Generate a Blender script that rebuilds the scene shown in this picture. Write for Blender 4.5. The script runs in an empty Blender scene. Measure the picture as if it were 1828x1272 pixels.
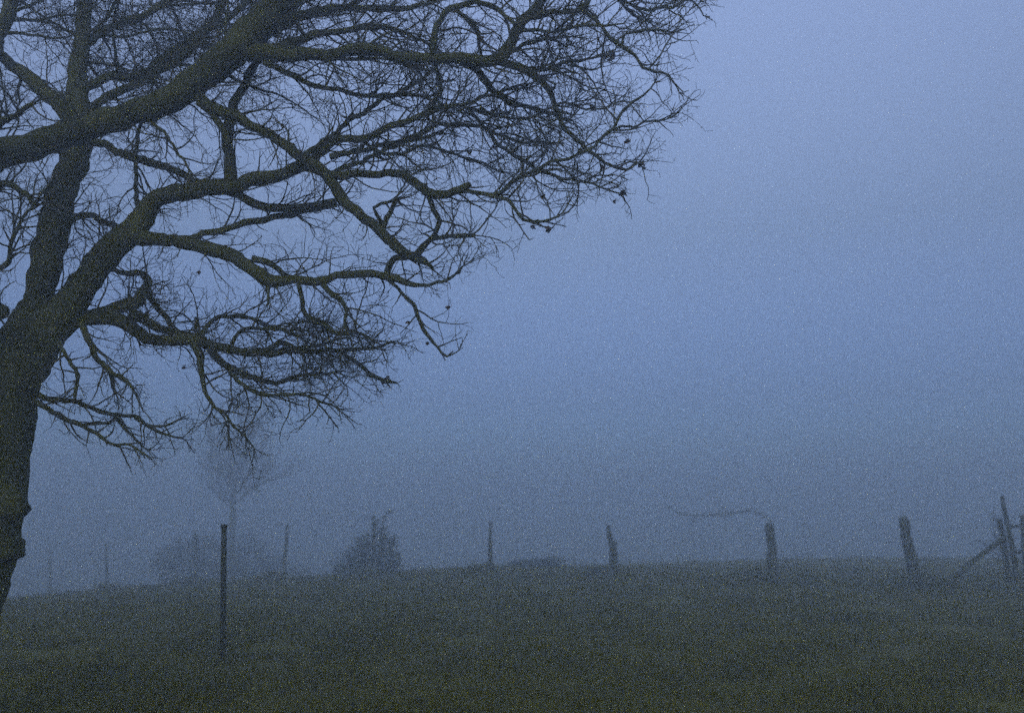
import bpy, math, random
from mathutils import Vector, noise
R = math.radians
random.seed(7)
sc = bpy.context.scene
col = sc.collection

# ------------------------------------------------------------------ camera
PW, PH, F = 1828.0, 1272.0, 1583.0          # photograph size, focal length in its pixels
CAMZ = 1.5
PITCH = math.atan((930 - 636) / F)          # eye level lies at row 930
cd = bpy.data.cameras.new('camera'); cam = bpy.data.objects.new('camera', cd); col.objects.link(cam)
cam.location = (0, 0, CAMZ); cam.rotation_euler = (math.pi / 2 + PITCH, 0, 0)
cd.sensor_width = 36; cd.lens = 36 * F / PW; cd.clip_start = .05; cd.clip_end = 2000
sc.camera = cam

# ------------------------------------------------------------------ sky, sun, exposure
SUN_EL, SUN_AZ = 4.0, 180.0
w = bpy.data.worlds.new("World"); sc.world = w; w.use_nodes = True
nt = w.node_tree; bg = nt.nodes['Background']
sky = nt.nodes.new('ShaderNodeTexSky'); sky.sky_type = 'NISHITA'; sky.sun_disc = False
sky.sun_elevation = R(SUN_EL); sky.sun_rotation = R(SUN_AZ); sky.ozone_density = 3.0; sky.dust_density = 1.0
# overcast dusk: the cloud deck is brightest overhead and dims towards the horizon
geo = nt.nodes.new('ShaderNodeTexCoord'); sep = nt.nodes.new('ShaderNodeSeparateXYZ'); rmp = nt.nodes.new('ShaderNodeValToRGB')
nt.links.new(geo.outputs['Generated'], sep.inputs[0]); nt.links.new(sep.outputs['Z'], rmp.inputs[0])
SKY = [(0.0, (0.45, 0.8, 1.45)), (0.13, (0.285, 0.263, 0.455)), (0.31, (0.62, 0.377, 0.37)), (0.52, (1.402, 0.77, 0.68))]
for k, (p_, c_) in enumerate(SKY):
    e_ = rmp.color_ramp.elements[k] if k < 2 else rmp.color_ramp.elements.new(p_)
    e_.position = p_; e_.color = (*c_, 1)
mul = nt.nodes.new('ShaderNodeMix'); mul.data_type = 'RGBA'; mul.blend_type = 'MULTIPLY'; mul.inputs[0].default_value = 1
nt.links.new(sky.outputs[0], mul.inputs[6]); nt.links.new(rmp.outputs[0], mul.inputs[7]); nt.links.new(mul.outputs[2], bg.inputs[0]); bg.inputs[1].default_value = 0.12
sd = bpy.data.lights.new('sun', 'SUN'); sd.energy = 0.12; sd.angle = R(40); sd.color = (.75, .86, 1)
sun = bpy.data.objects.new('sun', sd); col.objects.link(sun)
sun.rotation_euler = (R(90 - 25), 0, R(180 - SUN_AZ))
sc.view_settings.view_transform = 'Standard'; sc.view_settings.look = 'None'
sc.view_settings.gamma = 1; sc.view_settings.exposure = 2.56
sc.cycles.volume_bounces = 3; sc.cycles.max_bounces = 8
sc.cycles.use_denoising = False            # the photograph is grainy
sc.cycles.use_adaptive_sampling = True; sc.cycles.adaptive_threshold = .25; sc.cycles.adaptive_min_samples = 26; sc.cycles.sample_clamp_indirect = 1.5
FOG = 0.028
cd.dof.use_dof = True; cd.dof.focus_distance = 6.2; cd.dof.aperture_fstop = 1.2   # wide open in the dusk

# ------------------------------------------------------------------ helpers
def tag(o, label=None, cat=None, group=None, kind=None):
    for k, v in (('label', label), ('category', cat), ('group', group), ('kind', kind)):
        if v: o[k] = v
    return o
def empty(name, loc):
    o = bpy.data.objects.new(name, None); col.objects.link(o); o.location = loc; o.empty_display_size = .2
    return o
class MB:
    def __init__(s): s.v = []; s.f = []
    def build(s, name, m, parent=None, smooth=True, origin=None):
        me = bpy.data.meshes.new(name)
        off = Vector(origin) if origin is not None else (parent.location if parent is not None and parent.parent is None else Vector((0, 0, 0)))
        if parent is not None and parent.parent is not None: off = parent.parent.location
        me.from_pydata([(a[0] - off[0], a[1] - off[1], a[2] - off[2]) for a in s.v], [], s.f); me.update()
        if smooth: me.polygons.foreach_set('use_smooth', [True] * len(me.polygons))
        me.materials.append(m)
        o = bpy.data.objects.new(name, me); col.objects.link(o)
        if parent is not None: o.parent = parent
        else: o.location = off
        return o
    def tube(s, pts, rad, n=6, rough=0.0, freq=6.0, cap=True):
        base = len(s.v); L = len(pts); N = None
        for i in range(L):
            a = pts[max(i - 1, 0)]; b = pts[min(i + 1, L - 1)]
            t = (b - a)
            t = t.normalized() if t.length > 1e-9 else Vector((0, 0, 1))
            if N is None:
                N = t.orthogonal().normalized()
            else:
                N = N - t * N.dot(t)
                N = N.normalized() if N.length > 1e-6 else t.orthogonal().normalized()
            B = t.cross(N); p = pts[i]; r = rad[i]
            for k in range(n):
                an = 2 * math.pi * k / n; d = N * math.cos(an) + B * math.sin(an)
                rr = r
                if rough:
                    q = p + d * r
                    rr = r * (1 + rough * (noise.noise(q * freq) * 1.0 + .5 * noise.noise(q * freq * 2.7)))
                q = p + d * rr
                s.v.append((q.x, q.y, q.z))
        for i in range(L - 1):
            for k in range(n):
                a = base + i * n + k; b = base + i * n + (k + 1) % n
                s.f.append((a, b, b + n, a + n))
        if cap:
            s.f.append(tuple(base + k for k in range(n))[::-1]); s.f.append(tuple(base + (L - 1) * n + k for k in range(n)))
def ray(px, py):
    u = (px - 914) / F; v = (636 - py) / F
    return Vector((u, math.cos(PITCH) - v * math.sin(PITCH), math.sin(PITCH) + v * math.cos(PITCH)))
def at(px, py, Y):
    d = ray(px, py); return Vector((0, 0, CAMZ)) + d * (Y / d.y)
def proj(p):
    q = p - Vector((0, 0, CAMZ))
    z = q.y * math.cos(PITCH) + q.z * math.sin(PITCH); v = -q.y * math.sin(PITCH) + q.z * math.cos(PITCH)
    if z < .1: return None
    return 914 + F * q.x / z, 636 - F * v / z
def smooth(a, b, x):
    t = min(1, max(0, (x - a) / (b - a))); return t * t * (3 - 2 * t)
def ground_z(x, y):
    d = max(y, 0)
    z = .06 * smooth(10, 28, d)
    z -= .062 * max(0, -x - 1) * smooth(8, 28, d) + .03 * max(0, -x - 4) * smooth(24, 38, d)
    cr = 30 + 7 * smooth(1, 14, x) + 8 * smooth(4, 14, -x)                      # the crest of the field lies further off to the right
    if y > cr: z -= .055 * (y - cr)
    z += .05 * noise.noise(Vector((x * .12, y * .12, 0))) + .035 * noise.noise(Vector((x * .6, y * .6, 3))) + .03 * noise.noise(Vector((x * 1.5, y * 1.5, 5)))
    return max(z, -14)

# ------------------------------------------------------------------ materials
def mat(name, c1, c2, scale=4, rough=.9, bump=0.0, detail=6, stretch=None, bscale=None):
    m = bpy.data.materials.new(name); m.use_nodes = True; t = m.node_tree; b = t.nodes['Principled BSDF']
    b.inputs['Roughness'].default_value = rough; b.inputs['Specular IOR Level'].default_value = .2
    tc = t.nodes.new('ShaderNodeTexCoord'); mp = t.nodes.new('ShaderNodeMapping'); t.links.new(tc.outputs['Object'], mp.inputs[0])
    if stretch: mp.inputs['Scale'].default_value = stretch
    n = t.nodes.new('ShaderNodeTexNoise'); n.inputs['Scale'].default_value = scale; n.inputs['Detail'].default_value = detail
    n.inputs['Roughness'].default_value = .65
    t.links.new(mp.outputs[0], n.inputs['Vector'])
    r = t.nodes.new('ShaderNodeValToRGB'); r.color_ramp.elements[0].position = .35; r.color_ramp.elements[1].position = .68
    r.color_ramp.elements[0].color = (*c1, 1); r.color_ramp.elements[1].color = (*c2, 1)
    t.links.new(n.outputs[0], r.inputs[0]); t.links.new(r.outputs[0], b.inputs['Base Color'])
    if bump:
        n2 = t.nodes.new('ShaderNodeTexNoise'); n2.inputs['Scale'].default_value = bscale or scale * 4; n2.inputs['Detail'].default_value = 5
        t.links.new(mp.outputs[0], n2.inputs['Vector'])
        bp = t.nodes.new('ShaderNodeBump'); bp.inputs['Strength'].default_value = .8; bp.inputs['Distance'].default_value = bump
        t.links.new(n2.outputs[0], bp.inputs['Height']); t.links.new(bp.outputs[0], b.inputs['Normal'])
    return m
M_bark = mat('oak_bark', (.042, .048, .010), (.085, .093, .020), 3, bump=.03, stretch=(1, 1, .35), bscale=22)
M_twig = mat('twig_bark', (.045, .048, .022), (.09, .09, .04), 6)
M_leaf = mat('dead_leaf', (.05, .032, .016), (.09, .06, .03), 8)
M_post = mat('weathered_wood', (.04, .046, .018), (.08, .088, .035), 5, bump=.01, stretch=(1, 1, .15), bscale=30)
M_stake = mat('dark_wood', (.035, .040, .016), (.06, .065, .028), 5, bump=.01, stretch=(1, 1, .15), bscale=30)
M_metal = mat('rusted_steel', (.035, .030, .026), (.07, .055, .045), 10, rough=.7)
M_bush = mat('bramble_leaf', (.03, .045, .014), (.06, .07, .025), 3)
M_ground = mat('field_turf', (.085, .078, .006), (.155, .148, .010), .8, bump=.04, bscale=9)
M_grass = mat('grass_blade', (.085, .09, .006), (.15, .15, .010), 1.2)

# ------------------------------------------------------------------ ground
g = MB(); ys = []; y = -100.0
while y < 500:
    ys.append(y); y += .5 if 4 < y < 45 else 3.5 if y < 100 else 10
xs = []; x = -400.0
while x <= 400:
    xs.append(x); x += .6 if -30 < x < 30 else 5.0
for y in ys:
    for x in xs: g.v.append((x, y, ground_z(x, y)))
nx = len(xs)
for j in range(len(ys) - 1):
    for i in range(nx - 1):
        a = j * nx + i; g.f.append((a, a + 1, a + 1 + nx, a + nx))
tag(g.build('ground', M_ground), kind='structure')

gr = MB(); rg = random.Random(3)
for k in range(52000):
    y = 7.0 + 21 * rg.random() ** 1.35
    x = (rg.random() * 2 - 1) * (y * .66 + 1)
    c = noise.noise(Vector((x * .9, y * .9, 9)))
    if rg.random() > .65 + c: continue
    h = (.05 + .10 * rg.random()) * (1 + 1.0 * max(0, c)) 
    z = ground_z(x, y) - .01
    for b in range(2):
        a = rg.random() * 6.28; wd = .004 + y * .00045; l = rg.random() * .9 * h
        dx, dy = math.cos(a), math.sin(a); ox, oy = rg.uniform(-.05, .05), rg.uniform(-.05, .05)
        lx, ly = rg.uniform(-1, 1) * l, rg.uniform(-1, 1) * l
        n = len(gr.v)
        gr.v += [(x + ox - dx * wd, y + oy - dy * wd, z), (x + ox + dx * wd, y + oy + dy * wd, z),
                 (x + ox + lx * .35 + dx * wd * .8, y + oy + ly * .35 + dy * wd * .8, z + h * .6), (x + ox + lx * .35 - dx * wd * .8, y + oy + ly * .35 - dy * wd * .8, z + h * .6),
                 (x + ox + lx, y + oy + ly, z + h)]
        gr.f += [(n, n + 1, n + 2, n + 3), (n + 3, n + 2, n + 4)]
feet = [(8.0 - 2.92 * k, 18 + 1.43 * k) for k in range(-1, 8)]
for k in range(15000):
    if k % 3 == 0:
        fx, fy_ = feet[rg.randrange(len(feet))]; x = fx * 1.12 + rg.gauss(0, .22); y = fy_ * 1.12 + rg.gauss(0, .2); h = .12 + .28 * rg.random()
    elif k % 3 == 1:
        t = rg.random() * 9 - 1; x = (8.0 - 2.92 * t) * 1.12 + rg.gauss(0, .3); y = (18 + 1.43 * t) * 1.12 + rg.gauss(0, .3); h = .08 + .3 * rg.random() * max(0, .4 + noise.noise(Vector((x * .8, y * .8, 2))))
    else:
        x = rg.uniform(-18, 18); y = rg.uniform(9, 40); c = noise.noise(Vector((x * .55, y * .55, 21)))
        if c < .18 or abs(x) > y * .64: continue
        h = .12 + .35 * rg.random() * c * 2
    z = ground_z(x, y) - .01; a = rg.random() * 6.28; wd = .004 + y * .0004; dx, dy = math.cos(a) * wd, math.sin(a) * wd
    lx, ly = rg.uniform(-.6, .6) * h, rg.uniform(-.6, .6) * h; n = len(gr.v)
    gr.v += [(x - dx, y - dy, z), (x + dx, y + dy, z), (x + lx * .3 + dx * .7, y + ly * .3 + dy * .7, z + h * .65), (x + lx * .3 - dx * .7, y + ly * .3 - dy * .7, z + h * .65), (x + lx, y + ly, z + h)]
    gr.f += [(n, n + 1, n + 2, n + 3), (n + 3, n + 2, n + 4)]
tag(gr.build('grass', M_grass, smooth=False), 'short damp winter grass covering the dark field', 'grass', kind='stuff')

# ------------------------------------------------------------------ the oak
# limbs traced as centre lines (column, row, radius) in the photograph's pixels; each gets its own depth and real thickness
# (limb, depth change in metres, points)
T = [
 ('A', .5, [(-5,690,50),(25,630,46),(50,585,36),(62,537,26),(80,480,27),(95,420,28),(103,380,27),(113,340,26),(126,300,25),(137,260,27),(138,220,26),(136,170,21),(141,120,17),(147,60,14),(150,0,13),(158,-90,11),(175,-220,8),(190,-340,5)]),
 ('A2', .9, [(136,220,22),(112,192,17),(88,168,15),(55,142,13),(21,115,11),(-10,85,10),(-60,20,9),(-90,-80,7),(-150,-190,5)]),
 ('B', -1.2, [(-60,700,60),(-62,620,48),(-78,540,40),(-95,450,36),(-98,380,33),(-78,325,31),(-40,296,29),(0,279,27),(50,265,26),(110,243,26),(165,226,25),(215,207,24),(260,192,24),(315,170,26),(355,140,27),(395,108,29),(430,78,30),(460,46,29),(490,10,25),(525,-40,22),(580,-110,18),(640,-200,13),(700,-300,8)]),
 ('D', -.7, [(20,680,50),(60,620,42),(95,578,34),(130,535,28),(165,485,27),(200,442,26),(235,412,24),(254,388,21),(264,368,19),(283,352,17),(311,346,16),(350,340,16),(400,333,15),(450,321,13),(500,312,12),(535,298,12),(560,280,9),(585,258,8),(615,250,7),(656,245,7),(711,223,6),(767,200,5),(823,184,4),(880,170,3),(940,150,2)]),
 ('D', -.5, [(540,296,9),(575,305,8),(610,311,8),(655,308,7),(700,310,7),(722,312,8),(745,334,9),(768,348,9),(800,345,8),(830,334,7),(842,330,5)]),
 ('D', -.4, [(800,345,6),(835,340,5),(862,345,4),(890,341,4),(915,329,4),(935,311,4),(960,303,4),(990,288,3.5),(1025,277,3),(1060,264,3),(1090,232,3),(1120,190,3),(1150,170,2),(1168,148,1.5)]),
 ('D', .3, [(955,303,4),(1000,317,3),(1050,326,2.5),(1090,341,2),(1112,345,1.5)]),
 ('D', .2, [(765,350,5),(775,375,5),(783,395,5),(780,412,5),(770,428,4)]),
 ('D', -.3, [(862,345,3.5),(905,358,3.5),(925,383,3),(955,397,3),(985,394,2.5),(1005,384,2),(1015,368,1.5)]),
 ('D', .5, [(395,340,7),(420,346,7),(447,360,8),(490,369,8),(530,372,8),(560,367,7),(600,358,7)]),
 ('C', -.6, [(420,90,20),(470,95,16),(510,97,13),(550,98,12),(590,95,11),(625,90,11),(660,90,11),(700,94,10),(735,100,10),(770,103,10),(810,104,10),(845,107,11),(880,106,12),(903,92,12),(914,72,11),(925,50,11),(943,30,10),(962,12,9),(978,-12,8),(1010,-70,6),(1040,-140,4)]),
 ('C', -.3, [(935,35,6),(965,27,5.5),(1000,23,5),(1035,20,5),(1050,12,5),(1055,2,4)]),
 ('C', .2, [(1040,18,4),(1061,33,3.5),(1075,50,3.5),(1086,68,3.5),(1110,85,4.5),(1133,100,3.5),(1145,121,3.5),(1180,131,2.5),(1203,145,2),(1212,166,1.5)]),
 ('C', .2, [(1110,84,3),(1118,60,2.5),(1150,53,2),(1178,57,2),(1200,61,1.5)]),
 ('C', -.4, [(918,55,4),(950,54,3.5),(990,57,3),(1020,50,3),(1043,43,3),(1080,47,2.5),(1110,40,1.5)]),
 ('C', .3, [(898,104,5),(925,84,4),(955,75,3.5),(975,71,4),(998,80,3)]),
 ('C', .5, [(880,106,9),(915,118,8),(950,131,7),(975,155,6),(990,180,5),(1000,210,4.5),(1012,236,4.5),(1040,258,4.5),(1062,274,4),(1085,292,3),(1108,303,3),(1125,308,2.5),(1140,294,2.5),(1148,300,1.5)]),
 ('C', .8, [(815,106,8),(840,120,7),(862,138,7),(880,155,7),(894,168,6),(915,185,5),(945,192,4),(985,205,3),(1020,212,2)]),
 ('C', .6, [(915,118,4),(950,128,4),(985,118,3.5),(1030,107,3),(1080,96,2),(1100,84,1.5)]),
 ('C', .9, [(830,190,3),(855,218,3.5),(875,241,3.5),(905,265,3.5),(935,291,3.5),(957,305,3.5)]),
 ('C', -.5, [(772,103,8),(776,65,7),(788,35,6),(813,14,6),(845,2,6),(870,-20,5),(890,-60,4)]),
 ('C', -.2, [(845,2,5),(880,12,5),(903,28,4),(920,44,4)]),
 ('C', .3, [(815,18,4),(833,35,4),(845,45,6),(857,60,5),(855,80,3.5),(858,100,3)]),
 ('C', .5, [(775,105,5),(782,135,4.5),(785,170,3.5),(770,200,2.5)]),
 ('C', 1.2, [(1020,30,4),(1070,-10,4),(1115,2,3),(1160,18,3),(1190,16,2.5),(1228,2,2),(1262,28,1.3)]),
 ('C', .4, [(1100,-2,2.5),(1135,26,2.5),(1152,44,1.5)]),
 ('E', .2, [(330,150,12),(345,163,11),(372,184,10),(410,203,11),(450,225,9),(495,250,9),(525,272,10),(560,292,11),(585,312,10),(608,350,11),(640,380,10),(670,406,9.5),(705,437,10),(730,455,9),(755,463,7),(774,477,3)]),
 ('E', -.3, [(742,456,7),(755,441,6),(768,430,5),(800,424,4),(846,418,4)]),
 ('E', .2, [(683,410,5),(697,380,5),(708,358,5)]),
 ('E', -.2, [(683,400,4),(668,372,3.5),(680,360,3.5),(712,353,2.5)]),
 ('E', .2, [(728,458,6),(705,462,6),(697,470,6),(692,492,6)]),
 ('E', .1, [(516,264,3),(514,248,2.5),(515,235,2.5)]),
 ('F', -.2, [(412,325,12),(410,290,11),(409,245,10),(413,205,10),(430,165,8),(445,130,8),(455,105,7)]),
 ('F', .1, [(352,182,6),(380,205,6),(400,235,7),(408,260,6)]),
 ('G', -.4, [(150,245,9),(175,255,8),(200,263,7),(228,279,8),(262,288,8),(298,298,7),(325,310,7),(350,330,7)]),
 ('H', -.5, [(238,420,18),(270,427,13),(300,428,12),(330,436,11),(370,444,12),(410,455,13),(440,471,12),(468,495,13),(490,505,11),(520,500,8),(561,502,8),(593,496,7),(626,489,7),(674,492,7),(712,495,7),(722,500,6),(738,506,5),(755,508,3),(787,503,3),(806,495,2.2),(835,472,1.2)]),
 ('H', .4, [(290,428,9),(330,427,8),(375,415,6),(410,403,6),(450,395,6),(500,384,6),(545,375,6),(600,363,6)]),
 ('H', .2, [(450,462,7),(475,466,6),(495,480,5),(515,496,5)]),
 ('H', .4, [(532,506,4.5),(539,537,4.5),(545,560,4.5),(562,572,6),(584,577,6),(595,590,4.5),(619,592,4.5),(645,595,3.5),(677,611,2)]),
 ('H', -.2, [(574,505,5),(593,526,4.5),(608,531,4.5),(616,556,3.5),(618,590,3)]),
 ('H', .3, [(690,495,4),(716,521,3.5),(735,537,4),(745,553,4),(751,572,3.5),(764,598,3.5),(780,618,2.5),(797,637,2),(822,624,1)]),
 ('H', -.1, [(478,508,4),(478,525,3),(477,540,2)]),
 ('I', .8, [(100,590,24),(135,572,17),(170,562,14),(210,572,13),(240,592,12),(272,604,10),(310,607,10),(350,606,11),(385,617,9),(425,627,7),(480,630,7),(545,625,5),(625,624,4),(674,618,3),(708,605,1.2)]),
 ('I', .4, [(165,560,10),(215,548,12),(248,535,12),(262,505,8),(250,486,6),(220,488,5),(195,480,4)]),
 ('I', .3, [(262,520,6),(275,540,6),(292,562,5),(310,584,5),(345,600,5)]),
 ('I', .3, [(230,560,12),(265,572,9),(300,590,7),(330,600,6)]),
 ('I', -.3, [(345,610,8),(360,640,7),(362,670,5),(370,703,3.5),(385,725,3),(410,750,2.5),(428,768,2),(452,800,1.2)]),
 ('I', .6, [(370,615,8),(400,652,6.5),(448,672,5.5),(487,682,4.5),(529,674,3.5),(561,667,3),(600,662,2)]),
 ('I', -.4, [(395,645,5),(425,680,4),(450,698,4),(478,706,3.5),(520,702,3),(560,711,2.5),(602,731,1.5)]),
 ('I', .3, [(600,626,3.5),(628,640,3.5),(652,657,3.5),(680,678,4),(708,684,2)]),
 ('I', -.5, [(412,625,4),(419,604,3.5),(430,590,3.5),(458,585,3.5),(497,588,3.5),(535,603,3)]),
 ('I', .5, [(358,603,6),(352,585,4),(350,565,3)]),
 ('I', .6, [(360,600,5),(370,580,4.5),(393,563,4),(440,567,3.5),(485,580,2.5),(540,592,1.5)]),
 ('I', .2, [(470,630,6),(500,612,5),(530,622,4),(575,612,3),(620,605,2)]),
 ('J', -.5, [(140,572,7),(152,592,6),(163,625,5.5),(188,653,4.5),(220,675,3.5),(237,693,2.5)]),
 ('J', .2, [(192,655,4),(199,672,4),(201,700,3)]),
 ('J', -.4, [(96,600,4),(112,626,4),(126,647,3.5),(135,680,3.5),(137,712,2.5)]),
 ('K', .6, [(30,690,9),(60,702,6),(90,710,5),(120,714,4.5),(173,729,4),(220,741,3.5),(245,746,3),(261,757,2.5),(299,757,2),(330,742,1.2)]),
 ('K', .2, [(40,700,7),(62,716,5.5),(85,729,4.5),(126,751,4),(148,760,4),(176,754,3),(210,745,2.5)]),
 ('K', -.2, [(132,753,3.5),(158,766,3.5),(198,790,3),(231,793,2.5),(268,812,1.3)]),
 ('K', .2, [(240,745,3),(258,757,3),(275,769,2.5),(297,778,2.2),(326,780,1.3)]),
 ('K', .3, [(208,743,3),(228,773,2.3),(266,803,1.3)]),
 ('L', 1.0, [(118,410,7),(130,392,6),(160,385,6),(185,394,6),(215,410,6)]),
 ('L2', .6, [(262,195,4),(250,226,4),(244,250,4),(243,275,4),(240,310,4),(242,340,4),(250,368,5)]),
 ('L2', -.4, [(262,205,3),(298,245,3),(322,280,2.5),(347,310,2)]),
 ('M1', 1.6, [(148,160,9),(190,138,8),(225,140,8),(262,128,9),(300,100,9),(345,70,9),(380,40,9),(402,0,8),(430,-60,7),(480,-150,5)]),
 ('M2', 1.3, [(150,210,9),(172,192,8),(200,168,8),(240,150,8),(290,125,8),(335,95,8),(360,60,7),(420,25,6),(470,-30,5)]),
 ('M3', 1.5, [(145,90,8),(170,65,8),(210,42,7),(260,25,7),(320,-10,6),(370,-60,5)]),
 ('M4', 1.2, [(430,85,14),(470,60,12),(520,34,10),(570,20,9),(630,14,7),(700,18,6),(760,8,4),(800,-10,3)]),
 ('M5', .8, [(470,98,9),(540,70,8),(600,54,6),(660,48,5),(715,58,4),(760,75,2.5)]),
 ('M6', 1.2, [(490,60,9),(540,0,8),(620,-60,6),(700,-110,4)]),
 ('N1', 1.3, [(545,275,6),(600,235,5),(637,208,5),(690,178,4.5),(740,150,4),(772,125,3)]),
 ('N2', .9, [(590,280,6),(640,268,5),(690,258,4.5),(740,240,4.5),(790,222,4),(850,228,3.5),(920,250,2.5),(1000,256,1.8)]),
 ('N3', 1.1, [(600,305,5),(650,285,4.5),(700,262,4),(735,250,3.5),(790,236,3)]),
 ('N4', .8, [(470,110,7),(510,128,6),(560,150,5),(620,165,4.5),(690,170,4),(760,175,3),(820,200,2)]),
 ('N5', .8, [(720,222,4),(780,190,3.5),(850,195,3.5),(930,212,2.5),(1000,185,2.5),(1060,195,2),(1110,178,1.3)]),
 ('N6', .6, [(1085,235,2.5),(1105,228,2.5),(1150,221,2),(1205,205,1.2)]),
 ('N7', 1.0, [(640,245,4),(690,275,3.5),(760,262,3),(830,280,2.5),(900,310,2)]),
 ('Q1', 1.0, [(-78,330,22),(-60,240,17),(-30,150,15),(0,60,14),(22,0,13),(45,-90,10),(70,-200,7)]),
 ('Q2', -.8, [(-95,420,15),(-60,380,9),(-20,340,7),(15,330,6),(45,345,5),(65,365,4)]),
 ('Q3', -.6, [(-80,545,14),(-45,560,16),(-12,562,17),(4,556,12)]),
 ('Q4', -.7, [(-60,560,9),(-25,500,7),(5,470,5),(20,430,4),(35,400,3),(70,350,2)]),
 ('Q5', -1.0, [(-90,300,12),(-50,250,8),(-5,225,7),(30,205,5),(60,190,4)]),
 ('Q6', 1.0, [(-120,420,18),(-220,330,15),(-330,270,12),(-450,200,9),(-560,150,6)]),
 ('Q7', -1.5, [(-110,500,16),(-240,440,14),(-380,420,10),(-520,430,7),(-640,470,4)]),
 ('Q8', 2.5, [(-85,350,20),(-100,230,16),(-140,80,13),(-200,-80,10),(-260,-220,6)]),
 ('P6', -2.5, [(-95,330,17),(-190,150,15),(-160,-40,13),(-60,-220,9),(40,-360,5)]),
]
trunk_pts = [(-35,600,74),(-36,650,84),(-38,700,94),(-40,760,92),(-48,810,90),(-52,850,90),(-54,875,90),(-58,900,90),(-63,925,90),(-68,948,92),(-73,965,94),(-80,990,95),(-90,1015,97),(-100,1045,99),(-116,1080,101),(-130,1130,103),(-146,1190,108),(-162,1260,116),(-176,1320,130),(-190,1362,150)]
OY = 6.0
base = at(-190, 1355, OY); base.z = ground_z(base.x, base.y)
oak = empty('oak_tree', base)
tag(oak, 'big leafless oak tree with spreading gnarled limbs at the left of the field', 'tree')

def spline(pts, step):
    out = []
    n = len(pts)
    for i in range(n - 1):
        p0, p1, p2, p3 = pts[max(i-1,0)], pts[i], pts[i+1], pts[min(i+2,n-1)]
        L = (Vector(p2[:3]) - Vector(p1[:3])).length; k = max(1, int(L / step))
        for j in range(k):
            t = j / k
            out.append([.5 * ((2*p1[c]) + (-p0[c]+p2[c])*t + (2*p0[c]-5*p1[c]+4*p2[c]-p3[c])*t*t + (-p0[c]+3*p1[c]-3*p2[c]+p3[c])*t**3) for c in range(4)])
    out.append(list(pts[-1]))
    return [Vector(o[:3]) for o in out], [max(.0012, o[3]) for o in out]

# trunk
c3 = [(*at(x, y, OY), r / F * OY) for x, y, r in trunk_pts]
P, Rd = spline(c3, .05)
tm = MB(); tm.tube(P, Rd, 72, rough=.05, freq=11)
trunk = tm.build('trunk', M_bark, oak)
# burrs and snags on the trunk's right side
def lump(mb, c, rx, ry, rz, seed, n=14):
    b0 = len(mb.v)
    for i in range(n + 1):
        th = math.pi * i / n
        for k in range(n * 2):
            ph = math.pi * k / n
            d = Vector((math.sin(th) * math.cos(ph), math.sin(th) * math.sin(ph), math.cos(th)))
            q = 1 + .3 * noise.noise(d * 2.2 + Vector((seed, 0, 0))) + .12 * noise.noise(d * 6 + Vector((seed, 5, 0)))
            mb.v.append((c.x + d.x * rx * q, c.y + d.y * ry * q, c.z + d.z * rz * q))
    m = n * 2
    for i in range(n):
        for k in range(m):
            a = b0 + i * m + k; b = b0 + i * m + (k + 1) % m
            mb.f.append((a, b, b + m, a + m))
for (x, y, rx, rz, sdd) in ((2, 892, .205, .20, 1), (8, 908, .19, .12, 3), (0, 980, .185, .085, 2), (14, 968, .10, .055, 6), (16, 988, .10, .06, 9), (30, 655, .22, .10, 12)):
    lb = MB(); lump(lb, at(x, y, OY - .04), rx * .75, .15, rz * .75, sdd); lb.build('burr', M_bark, oak)

# envelope of the crown as seen from the road; growth is pruned beyond it
ENV = [(-2000,-2500),(1500,-2500),(1300,-60),(1272,20),(1225,80),(1222,170),(1215,225),(1165,290),(1130,350),(1040,400),(975,432),(865,470),(838,560),(828,640),(760,670),(700,705),(620,748),(530,790),(460,812),(400,800),(270,826),(150,830),(70,790),(40,760),(-2000,1000)]
def inside(p):
    q = proj(p)
    if q is None: return False
    x, y = q; c = False; n = len(ENV)
    o_ = 55 * noise.noise(p * 2.1 + Vector((3, 0, 0))) + 30 * noise.noise(p * 6.6) + 22
    x += o_; y += o_ * .8
    for i in range(n):
        x1, y1 = ENV[i]; x2, y2 = ENV[(i + 1) % n]
        if (y1 > y) != (y2 > y) and x < (x2 - x1) * (y - y1) / (y2 - y1) + x1: c = not c
    return c
rt = random.Random(11)
def rvec(): 
    while True:
        v = Vector((rt.uniform(-1,1), rt.uniform(-1,1), rt.uniform(-1,1)))
        if .05 < v.length < 1: return v.normalized()
centre = at(-40, 620, OY)
NT = [0]
def grow(mb, p, d, length, r, level):
    """a crooked twig with side twigs"""
    seg = (.056, .037, .026)[level]; n = max(2, int(length / seg)); pts = [p.copy()]; rad = [r]
    side = 1; bend = rvec() * .12
    kids = []; over = 0
    for i in range(n):
        d = (d + rvec() * (.30, .32, .34)[level] + bend * .6 + Vector((0, 0, .02))).normalized()
        p = p + d * seg
        if not inside(p):
            over += 1
            if over > 1 and rt.random() < .45: break
        if p.y < 3.2: break
        pts.append(p.copy()); rad.append(max(.0016, r * (1 - .72 * (i + 1) / n)))
        if level < 2 and i > 0 and rt.random() < (.74, .6)[level]:
            q = d.cross(rvec()).normalized(); a = R(rt.uniform(35, 75))
            kids.append((p.copy(), (d * math.cos(a) + q * math.sin(a)).normalized(), 1 - i / n, rad[-1]))
    if len(pts) < 2: return
    NT[0] += 1
    mb.tube(pts, rad, 4 if level == 0 else 3, cap=False)
    for (kp, kd, fr, kr) in kids:
        grow(mb, kp, kd, length * (.28 + .30 * fr) * rt.uniform(.7, 1.3), min(kr * .75, r * .62), level + 1)

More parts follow.
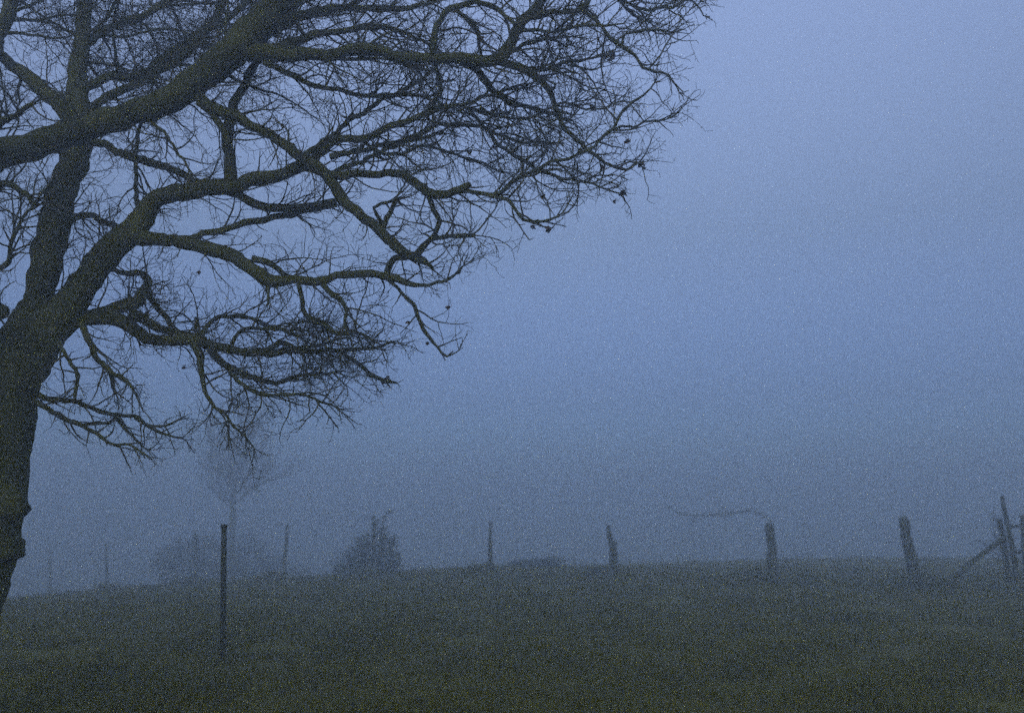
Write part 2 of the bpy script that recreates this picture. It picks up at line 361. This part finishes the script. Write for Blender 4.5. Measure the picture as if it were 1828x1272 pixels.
placed = []      # (px, py, depth, pos)
for (x, y, r) in trunk_pts: placed.append((x, y, OY, 'A'))
limbs = {}; order = []
for key, dd, pts in T:
    x0, y0, _ = pts[0]
    near = sorted(placed, key=lambda q: (q[0]-x0)**2 + (q[1]-y0)**2)[:1]
    d0 = near[0][2]
    n = len(pts); acc = [0]
    for i in range(1, n): acc.append(acc[-1] + math.hypot(pts[i][0]-pts[i-1][0], pts[i][1]-pts[i-1][1]))
    c = []
    for i, (x, y, r) in enumerate(pts):
        f = acc[i] / acc[-1]; Y = d0 + dd * .75 * f
        c.append((*at(x, y, Y), r / F * Y))
    P, Rd = spline(c, .034)
    # small kinks
    for i in range(1, len(P)):
        e_ = min(1, i / 5)
        P[i] = P[i] + (noise.noise_vector(P[i] * 6.6) * .024 + noise.noise_vector(P[i] * 19 + Vector((7, 0, 0))) * .012) * e_
    for i in range(0, len(P), 2):
        q = proj(P[i]); placed.append((q[0], q[1], P[i].y, key)) if q else None
    if key not in limbs: limbs[key] = [MB(), MB()]; order.append(key)
    mb, tw = limbs[key]
    # draw in runs so thin ends get fewer sides
    big = max(Rd)
    ns = 20 if big > .05 else 12 if big > .022 else 7
    mb.tube(P, Rd, ns, rough=.16 if big > .022 else .24, freq=11)
    # twigs
    vis = [inside(p) for p in P]
    s = 0.0; nxt = .1
    for i in range(2, len(P)):
        s += (P[i] - P[i-1]).length
        r = Rd[i]
        gap = (.027 if r < .015 else .032 if r < .038 else .055)
        if s > nxt:
            nxt = s + gap * rt.uniform(.5, 1.7)
            px = proj(P[i])
            if r > .12 or px is None: continue
            if (px[0] > 1000 or (px[0] > 640 and px[1] > 440)) and rt.random() < .35: continue
            offs = px[0] < -60 or px[1] < -80
            if offs and (key[0] == 'Q' or rt.random() < .88): continue
            t = (P[i] - P[i-1]).normalized(); out = (P[i] - centre).normalized()
            a = R(rt.uniform(35, 80)); q = t.cross(rvec()).normalized()
            d = (t * math.cos(a) + q * math.sin(a) + out * .25).normalized()
            L = rt.uniform(.12, .60) * (1.0 if r < .022 else .85)
            if px[1] < 230: L *= 1.15
            if key[0] == 'N': L *= .75
            if px[1] > 640 and px[0] < 340: L *= .6
            grow(tw, P[i] + d * r * .6, d, L, min(.0072, r * .6 + .0008), 0)
    # spray at the tip
    tip = (P[-1] - P[-2]).normalized()
    if Rd[-1] < .012:
        for k in range(4):
            d = (tip + rvec() * .75).normalized(); grow(tw, P[-1].copy(), d, rt.uniform(.09, .3), min(.004, Rd[-1]), 1)
# background limbs through the upper crown
for k in range(44):
    sx = (rt.uniform(0, 640), rt.uniform(-40, 130))
    near = min(placed, key=lambda q: (q[0]-sx[0])**2 + (q[1]-sx[1])**2)
    p = at(near[0], near[1], near[2]); d = Vector((rt.uniform(-.6, 1), rt.uniform(-.3, 1.1), rt.uniform(-.1, .6))).normalized()
    L = rt.uniform(.6, 1.65); pts = [p]; rad = [.0135]; n = int(L / .052)
    tw = limbs[near[3]][1]; mb = limbs[near[3]][0]
    for i in range(n):
        d = (d + rvec() * .2).normalized(); p = p + d * .052
        if not inside(p) or (proj(p)[1] > 230): break
        pts.append(p.copy()); rad.append(.0135 * (1 - .85 * i / n))
        if rt.random() < .6:
            q = d.cross(rvec()).normalized(); a = R(rt.uniform(30, 75))
            grow(tw, p.copy(), (d * math.cos(a) + q * math.sin(a)).normalized(), rt.uniform(.22, .68), .0045, 0)
    if len(pts) > 2: mb.tube(pts, rad, 6, rough=.15, freq=8)
# the tangle of shoots in the lower crown
tw = limbs['I'][1]
for (cx, cy, rr, nn) in ((248,520,32,46),(230,575,30,26),(372,612,30,26),(440,630,34,22),(540,620,40,26),(470,680,45,18),(590,640,40,18)):
    near = min([q for q in placed], key=lambda q: (q[0]-cx)**2 + (q[1]-cy)**2)
    for k in range(nn):
        p = at(cx + rt.gauss(0, rr * .5), cy + rt.gauss(0, rr * .5), near[2] + rt.gauss(0, .09))
        grow(tw, p, (rvec() + Vector((.5, 0, 0))).normalized(), rt.uniform(.11, .45), .0038, 1 if rt.random() < .5 else 0)
print('twigs', NT[0])
limb_objs = {}
for key in order:
    mb, tw = limbs[key]
    o = mb.build('limb', M_bark, oak); limb_objs[key] = o
    if tw.v: tw.build('twigs', M_twig, o)
# withered leaf clusters still hanging
for (x, y, s) in [(980,408,7),(952,404,6),(690,678,8),(1075,300,7),(1090,100,11),(1112,345,7),(922,268,5),(884,262,6),(968,350,6),(1060,192,8),(1120,252,6),(1146,292,7),(1200,60,5),(1098,360,5),(978,205,6),(328,657,4),(355,487,4),(764,612,4),(728,575,4),(800,548,5),(560,600,6),(838,272,6),(1012,305,4),(860,70,7),(720,100,6)]:
    near = min(placed, key=lambda q: (q[0]-x)**2 + (q[1]-y)**2); Y = near[2]
    lm = MB(); c = at(x, y, Y); s = s / F * Y
    for k in range(9):
        p = c + rvec() * s * .55; n_ = rvec(); u = n_.orthogonal().normalized(); v = n_.cross(u)
        l = s * rt.uniform(.6, 1.0); b0 = len(lm.v); bendv = n_ * l * .4
        for (a, b, h) in ((-1,0,0),(-.5,.45,.5),(0,.3,.2),(.5,.5,.6),(1,0,.1),(.5,-.5,.5),(0,-.3,.3),(-.5,-.45,.6)):
            q = p + u * a * l + v * b * l + bendv * h; lm.v.append(tuple(q))
        lm.f += [(b0, b0+1, b0+2, b0+6, b0+7), (b0+2, b0+3, b0+4, b0+5, b0+6)]
    # stalk to the nearest branch
    q = at(near[0], near[1], Y); lm.tube([c, (c + q) * .5 + rvec() * .01, q], [.0015, .0015, .002], 4, cap=False)
    lm.build('dead_leaves', M_leaf, oak, smooth=False)

# ------------------------------------------------------------------ posts
def post(name, pts, Y, m, label, group=None, cat='fence post', ns=10, rough=.12, ribs=False, extra=None, cap=False):
    x, y, r = pts[-1]; b = at(x, y, Y); b.z = ground_z(b.x, b.y)
    c = [(*at(x, y, Y), r / F * Y) for x, y, r in pts if at(x, y, Y).z > b.z + .15]
    r0 = pts[-1][2] / F * Y
    c.append((b.x, b.y, b.z - .02, r0))
    P, Rd = spline(c, .06)
    mb = MB(); mb.tube(P, Rd, ns, rough=rough, freq=7)
    if extra: extra(mb)
    o = mb.build(name, m, None, origin=b)
    return tag(o, label, cat, group)
FG = 'old wooden posts along the far fence line'
FS = 'thin stakes along the far fence line'
k1 = 1.12
def fy(k): return (18 + 1.43 * k) * k1 + max(0, k - 4.5) * 5
post('fence_post', [(1611,922,7),(1614,930,9),(1618,960,9),(1626,992,10),(1632,1020,10),(1636,1060,10)], fy(0), M_post, 'thick weathered post leaning left, nearest the rough gate at right', FG)
def hook(mb):
    a = at(1377, 942, fy(1)); b = at(1366, 937, fy(1)); mb.tube([a, (a+b)*.5, b], [.07, .07, .045], 8, rough=.2, freq=9)
post('fence_post', [(1374,934,6),(1374,945,8),(1377,970,8),(1379,1000,9),(1380,1050,9)], fy(1), M_post, 'thick fence post with a chipped top hooked to the left', FG, extra=hook)
def knot(mb):
    a = at(1092, 975, fy(2)); b = at(1101, 968, fy(2)); mb.tube([a, (a+b)*.5, b], [.09, .09, .04], 8, rough=.2, freq=9)
post('fence_post', [(1086,937,4),(1088,955,4.5),(1092,970,6),(1095,990,7),(1096,1040,7)], fy(2), M_post, 'narrow gnarled fence post with a knot halfway up its right side', FG, extra=knot)
post('fence_post', [(876,930,2.2),(875,960,3),(875,990,4),(874,1030,4)], fy(3), M_post, 'thin straight stake standing alone between the bush and the gnarled post', FS, ns=8)
post('fence_post', [(667,920,3),(668,960,3.2),(668,1030,3.2)], fy(4), M_post, 'thin stake half hidden in the dark bramble bush', FS, ns=8)
post('fence_post', [(513,935,2.6),(511,970,3),(508,1000,3.6),(506,1050,3.6)], fy(5), M_post, 'thin faint stake between the small bare tree and the bramble bush', FS, ns=8)
post('fence_post', [(349,951,5),(349,970,5),(350,1040,5)], fy(6), M_post, 'squat post top poking up behind the low hedge bush', FS, ns=4, rough=.05)
post('fence_post', [(190,968,2.6),(190,1000,2.8),(191,1050,2.8)], fy(7), M_post, 'very faint stake in the fog left of the low hedge bush', FS, ns=8)
post('fence_post', [(88,978,2.8),(89,1010,2.8),(90,1055,2.8)], fy(8), M_post, 'faintest stake in the fog, nearest the oak trunk', FS, ns=8)

# near stake with a flat cap
NY = 10.2
b = at(398, 1168, NY); b.z = ground_z(b.x, b.y)
st = empty('stake', b); tag(st, 'dark narrow upright post with a flat cap standing alone in the near field', 'post')
mb = MB(); tp = at(400, 940, NY)
mb.tube([Vector((b.x, b.y, b.z - .03)), b.lerp(tp, .3), b.lerp(tp, .65), tp], [.035, .034, .033, .033], 8, rough=.06, freq=10); mb.build('post', M_stake, st)
mb = MB(); mb.tube([tp - Vector((0,0,.012)), tp, tp + Vector((0,0,.022)), tp + Vector((0,0,.03))], [.034, .040, .040, .034], 10); mb.build('cap', M_stake, st)

# rough gate at the right edge: leaning poles, brace, rails
GY = 18.5
def pole(parent, name, pts, rough=.15, toground=True):
    c = [(*at(x, y, GY + dy), r / F * GY) for x, y, r, dy in pts]
    P, Rd = spline(c, .08); m = MB(); m.tube(P, Rd, 8, rough=rough, freq=8); return m.build(name, M_post, parent)
gb = at(1806, 1050, GY); gb.z = ground_z(gb.x, gb.y)
gate = empty('pole_gate', gb); tag(gate, 'rough gate of leaning poles and rails with a long diagonal brace', 'gate')
pole(gate, 'post', [(1789,884,3,0),(1794,915,4,0),(1802,950,4.5,0),(1811,1000,5,0),(1817,1040,5,0)])
pole(gate, 'post', [(1783,925,5,.2),(1788,945,5,.2),(1794,980,5,.2),(1800,1038,6,.2)])
pole(gate, 'post', [(1826,918,5,.1),(1828,950,5,.1),(1832,1038,5,.1)])
pole(gate, 'brace', [(1690,1042,4.5,-.4),(1728,1008,4.5,-.2),(1760,984,4.5,-.1),(1794,958,4.5,0)])
pole(gate, 'rail', [(1797,940,3,0),(1830,937,3,.1),(1880,938,3,.2),(1960,936,3,.3)])
pole(gate, 'rail', [(1799,985,3,0),(1840,984,3,.1),(1960,982,3,.3)])
pole(gate, 'post', [(1958,920,5,.3),(1960,1042,5,.3)])
tm = MB()
for k in range(26):
    rt.seed(k); p = at(1782 + rt.uniform(-6, 12), 930 + rt.uniform(-10, 80), GY + rt.uniform(-.2, .3))
    d = Vector((rt.uniform(-.9,.5), rt.uniform(-.4,.4), rt.uniform(.2,1))).normalized(); pts=[p]; rad=[.007]
    for i in range(10):
        d = (d + rvec() * .25).normalized(); p = p + d * .06; pts.append(p); rad.append(.007 * (1 - .08 * i))
    tm.tube(pts, rad, 4, cap=False)
o = tm.build('climbing_stems', M_twig, gate)

# ------------------------------------------------------------------ small bare tree far off
def bare_tree(name, px, pybase, Y, h, crown_w, label, seed):
    rr = random.Random(seed); b = at(px, pybase, Y); b.z = ground_z(b.x, b.y)
    e = empty(name, b); tag(e, label, 'tree')
    top = at(px + 4, 880, Y); tm = MB()
    pts = [b - Vector((0,0,.05)), b.lerp(top, .25) + Vector((.03,0,0)), b.lerp(top, .5), b.lerp(top, .8) + Vector((.03,0,0)), top]
    P, Rd = spline([(*p, r) for p, r in zip(pts, (.27,.22,.19,.17,.14))], .2); tm.tube(P, Rd, 8, rough=.1, freq=4); tm.build('trunk', M_bark, e)
    cb = MB()
    def br(p, d, L, r, lv):
        n = max(3, int(L / .27)); pts = [p.copy()]; rad = [r]
        for i in range(n):
            d = (d + Vector((rr.uniform(-1,1), rr.uniform(-1,1), rr.uniform(-.8,1))) * .16).normalized(); p = p + d * (L / n); pts.append(p.copy()); rad.append(r * (1 - .7 * (i+1)/n))
            if lv < 3 and i > 0:
                for _ in range(2 if rr.random() < .42 else 1):
                    q = Vector((rr.uniform(-1,1), rr.uniform(-1,1), rr.uniform(-.4,1))).normalized()
                    br(p, (d * .8 + q * .7).normalized(), L * .45 * rr.uniform(.7,1.2), max(.008, r * .5), lv + 1)
        cb.tube(pts, rad, 4 if lv < 2 else 3, cap=False)
    for k in range(15):
        a = k * 2.4; o = rr.uniform(.1, 1.9)
        d = Vector((math.cos(a) * o, math.sin(a) * o, 1)).normalized()
        br(P[-1 - (k % 5)], d, h * rr.uniform(.65, 1.0) * (1 - .12 * o), .05, 1)
    cb.build('crown', M_twig, e)
    return e
bare_tree('bare_tree', 412, 1030, 50, 4.6, 4.6, 'small faint bare tree with a fan shaped crown far off in the fog', 5)

# ------------------------------------------------------------------ bushes
def bush(name, blobs, Y, label, seed, n, leaf=.06, shoots=()):
    rr = random.Random(seed); x0, y0 = blobs[0][0], blobs[0][1]
    b = at(x0, y0, Y); b.z = ground_z(b.x, b.y); e = empty(name, b); tag(e, label, 'bush')
    fm = MB(); sm = MB()
    tot = sum(q[2] * q[3] for q in blobs)
    for (x, y, rx, ry) in blobs:
        c = at(x, y, Y); ax = rx / F * Y; az = ry / F * Y
        for k in range(int(n * rx * ry / tot)):
            while True:
                d = Vector((rr.uniform(-1,1), rr.uniform(-1,1), rr.uniform(-1,1)))
                if d.length < 1: break
            d = d * (1 + .55 * noise.noise(d * 2.2 + Vector((seed, x, 0))) + .25 * noise.noise(d * 6))
            p = c + Vector((d.x * ax, d.y * ax * .8, d.z * az))
            gz = ground_z(p.x, p.y)
            if p.z < gz + .03: p.z = gz + rr.uniform(.03, .4)
            nn = Vector((rr.uniform(-1,1), rr.uniform(-1,1), rr.uniform(-1,1))).normalized(); u = nn.orthogonal().normalized(); v = nn.cross(u); l = leaf * rr.uniform(.5, 1.2)
            i0 = len(fm.v); fm.v += [tuple(p - u * l), tuple(p + v * l * .5 + nn * l * .2), tuple(p + u * l), tuple(p - v * l * .5 + nn * l * .2)]
            fm.f.append((i0, i0+1, i0+2, i0+3))
            if k % 22 == 0:
                s0 = Vector((c.x + (p.x - c.x) * .3, c.y + (p.y - c.y) * .3, ground_z(c.x, c.y)))
                mid = s0.lerp(p, .5) + Vector((rr.uniform(-.1,.1), rr.uniform(-.1,.1), .1)); q = p + (p - mid).normalized() * rr.uniform(.05, .35 if Y < 40 else .9)
                sm.tube([s0, mid, p, q], [.012, .009, .006, .003], 4, cap=False)
    for pts in shoots:
        c = [(*at(x, y, Y), r / F * Y) for x, y, r in pts]; P, Rd = spline(c, .1); sm.tube(P, Rd, 5, rough=.1, freq=8)
        for p in P[1:]:
            for j in range(7):
                nn = Vector((rr.uniform(-1,1), rr.uniform(-1,1), rr.uniform(-1,1))).normalized(); q = p + nn * rr.uniform(.02, .2); u = nn.orthogonal(); v = nn.cross(u); l = leaf * .7
                i0 = len(fm.v); fm.v += [tuple(q - u * l), tuple(q + v * l * .5), tuple(q + u * l), tuple(q - v * l * .5)]; fm.f.append((i0, i0+1, i0+2, i0+3))
    sm.build('stems', M_twig, e); fm.build('foliage', M_bush, e, smooth=False)
bush('bramble_bush', [(655,1008,56,28),(664,985,30,26),(636,990,24,20),(690,985,22,28),(684,955,12,16),(612,1018,26,14),(700,968,9,12),(650,962,14,14),(705,1005,16,16)], 28.5, 'dark ragged bramble bush with upright shoots beside the thin stake', 21, 2600, .05,
     shoots=[[(680,960,1.2),(684,935,1),(690,915,.8),(702,912,.6)],[(668,960,1.2),(672,940,1),(676,925,.6)],[(692,985,1.2),(700,965,1),(706,955,.6)],[(640,980,1),(634,962,.7)]])
bush('low_shrub', [(955,1003,40,7),(985,1002,22,9),(925,1006,20,5)], 29.3, 'low scrubby mound of growth on the crest right of the thin centre stake', 51, 900, .045)
bush('hedge_bush', [(335,1015,62,22),(300,1000,26,26),(345,988,26,30),(385,1000,26,34),(318,975,12,16),(372,968,12,12),(412,1012,20,22)], 50, 'low ragged bush left of the near post, blurred by fog', 33, 4500, .08)
bush('hedge_bush', [(455,1014,70,18),(432,990,18,34),(462,990,18,26),(448,965,10,14),(490,1006,18,18),(535,1020,26,12)], 56, 'faint low bush right of the near post, under the small bare tree', 41, 3200, .08)

# ------------------------------------------------------------------ long crooked branch lodged behind the fence
BY = 50.0
bb = at(1380, 1000, BY); bb.z = ground_z(bb.x, bb.y)
fb = empty('fallen_branch', bb); tag(fb, 'long thin sagging bough hanging faint in the fog behind two fence posts', 'branch')
def bpole(pts, name):
    c = [(*at(x, y, BY), r / F * BY) for x, y, r in pts]; P, Rd = spline(c, .1); m = MB(); m.tube(P, Rd, 7, rough=.2, freq=5); m.build(name, M_twig, fb)
bpole([(1377,1025,3),(1378,975,3),(1379,940,2.8),(1368,922,2.6),(1335,912,2.8),(1300,917,3),(1260,919,3),(1222,918,2.4),(1203,911,1.8),(1186,903,.9)], 'bough')
for q_ in ([(1300,917,1.2),(1290,905,.9),(1276,899,.5)],[(1245,919,1.2),(1238,930,.9),(1226,938,.5)],[(1330,913,1.2),(1345,902,.8),(1352,893,.5)],[(1215,916,1.1),(1200,924,.8),(1188,926,.4)]): bpole(q_, 'side_shoot')

# ------------------------------------------------------------------ fog
hz = bpy.data.meshes.new('haze'); X, Y0, Y1, Z0, Z1 = 405, -105, 510, -15.2, 13
V = [(-X,Y0,Z0),(X,Y0,Z0),(X,Y1,Z0),(-X,Y1,Z0),(-X,Y0,Z1),(X,Y0,Z1),(X,Y1,Z1),(-X,Y1,Z1)]
hz.from_pydata(V, [], [(0,3,2,1),(4,5,6,7),(0,1,5,4),(1,2,6,5),(2,3,7,6),(3,0,4,7)]); hz.update()
hm = bpy.data.materials.new('fog'); hm.use_nodes = True; ht = hm.node_tree; ht.nodes.clear()
out = ht.nodes.new('ShaderNodeOutputMaterial'); pv = ht.nodes.new('ShaderNodeVolumePrincipled')
pv.inputs['Color'].default_value = (.905, .965, .995, 1); pv.inputs['Density'].default_value = FOG; pv.inputs['Anisotropy'].default_value = .7
ht.links.new(pv.outputs[0], out.inputs['Volume']); hz.materials.append(hm)
ho = bpy.data.objects.new('haze', hz); col.objects.link(ho); tag(ho, 'cold blue dusk fog lying over the field', 'fog', kind='stuff')
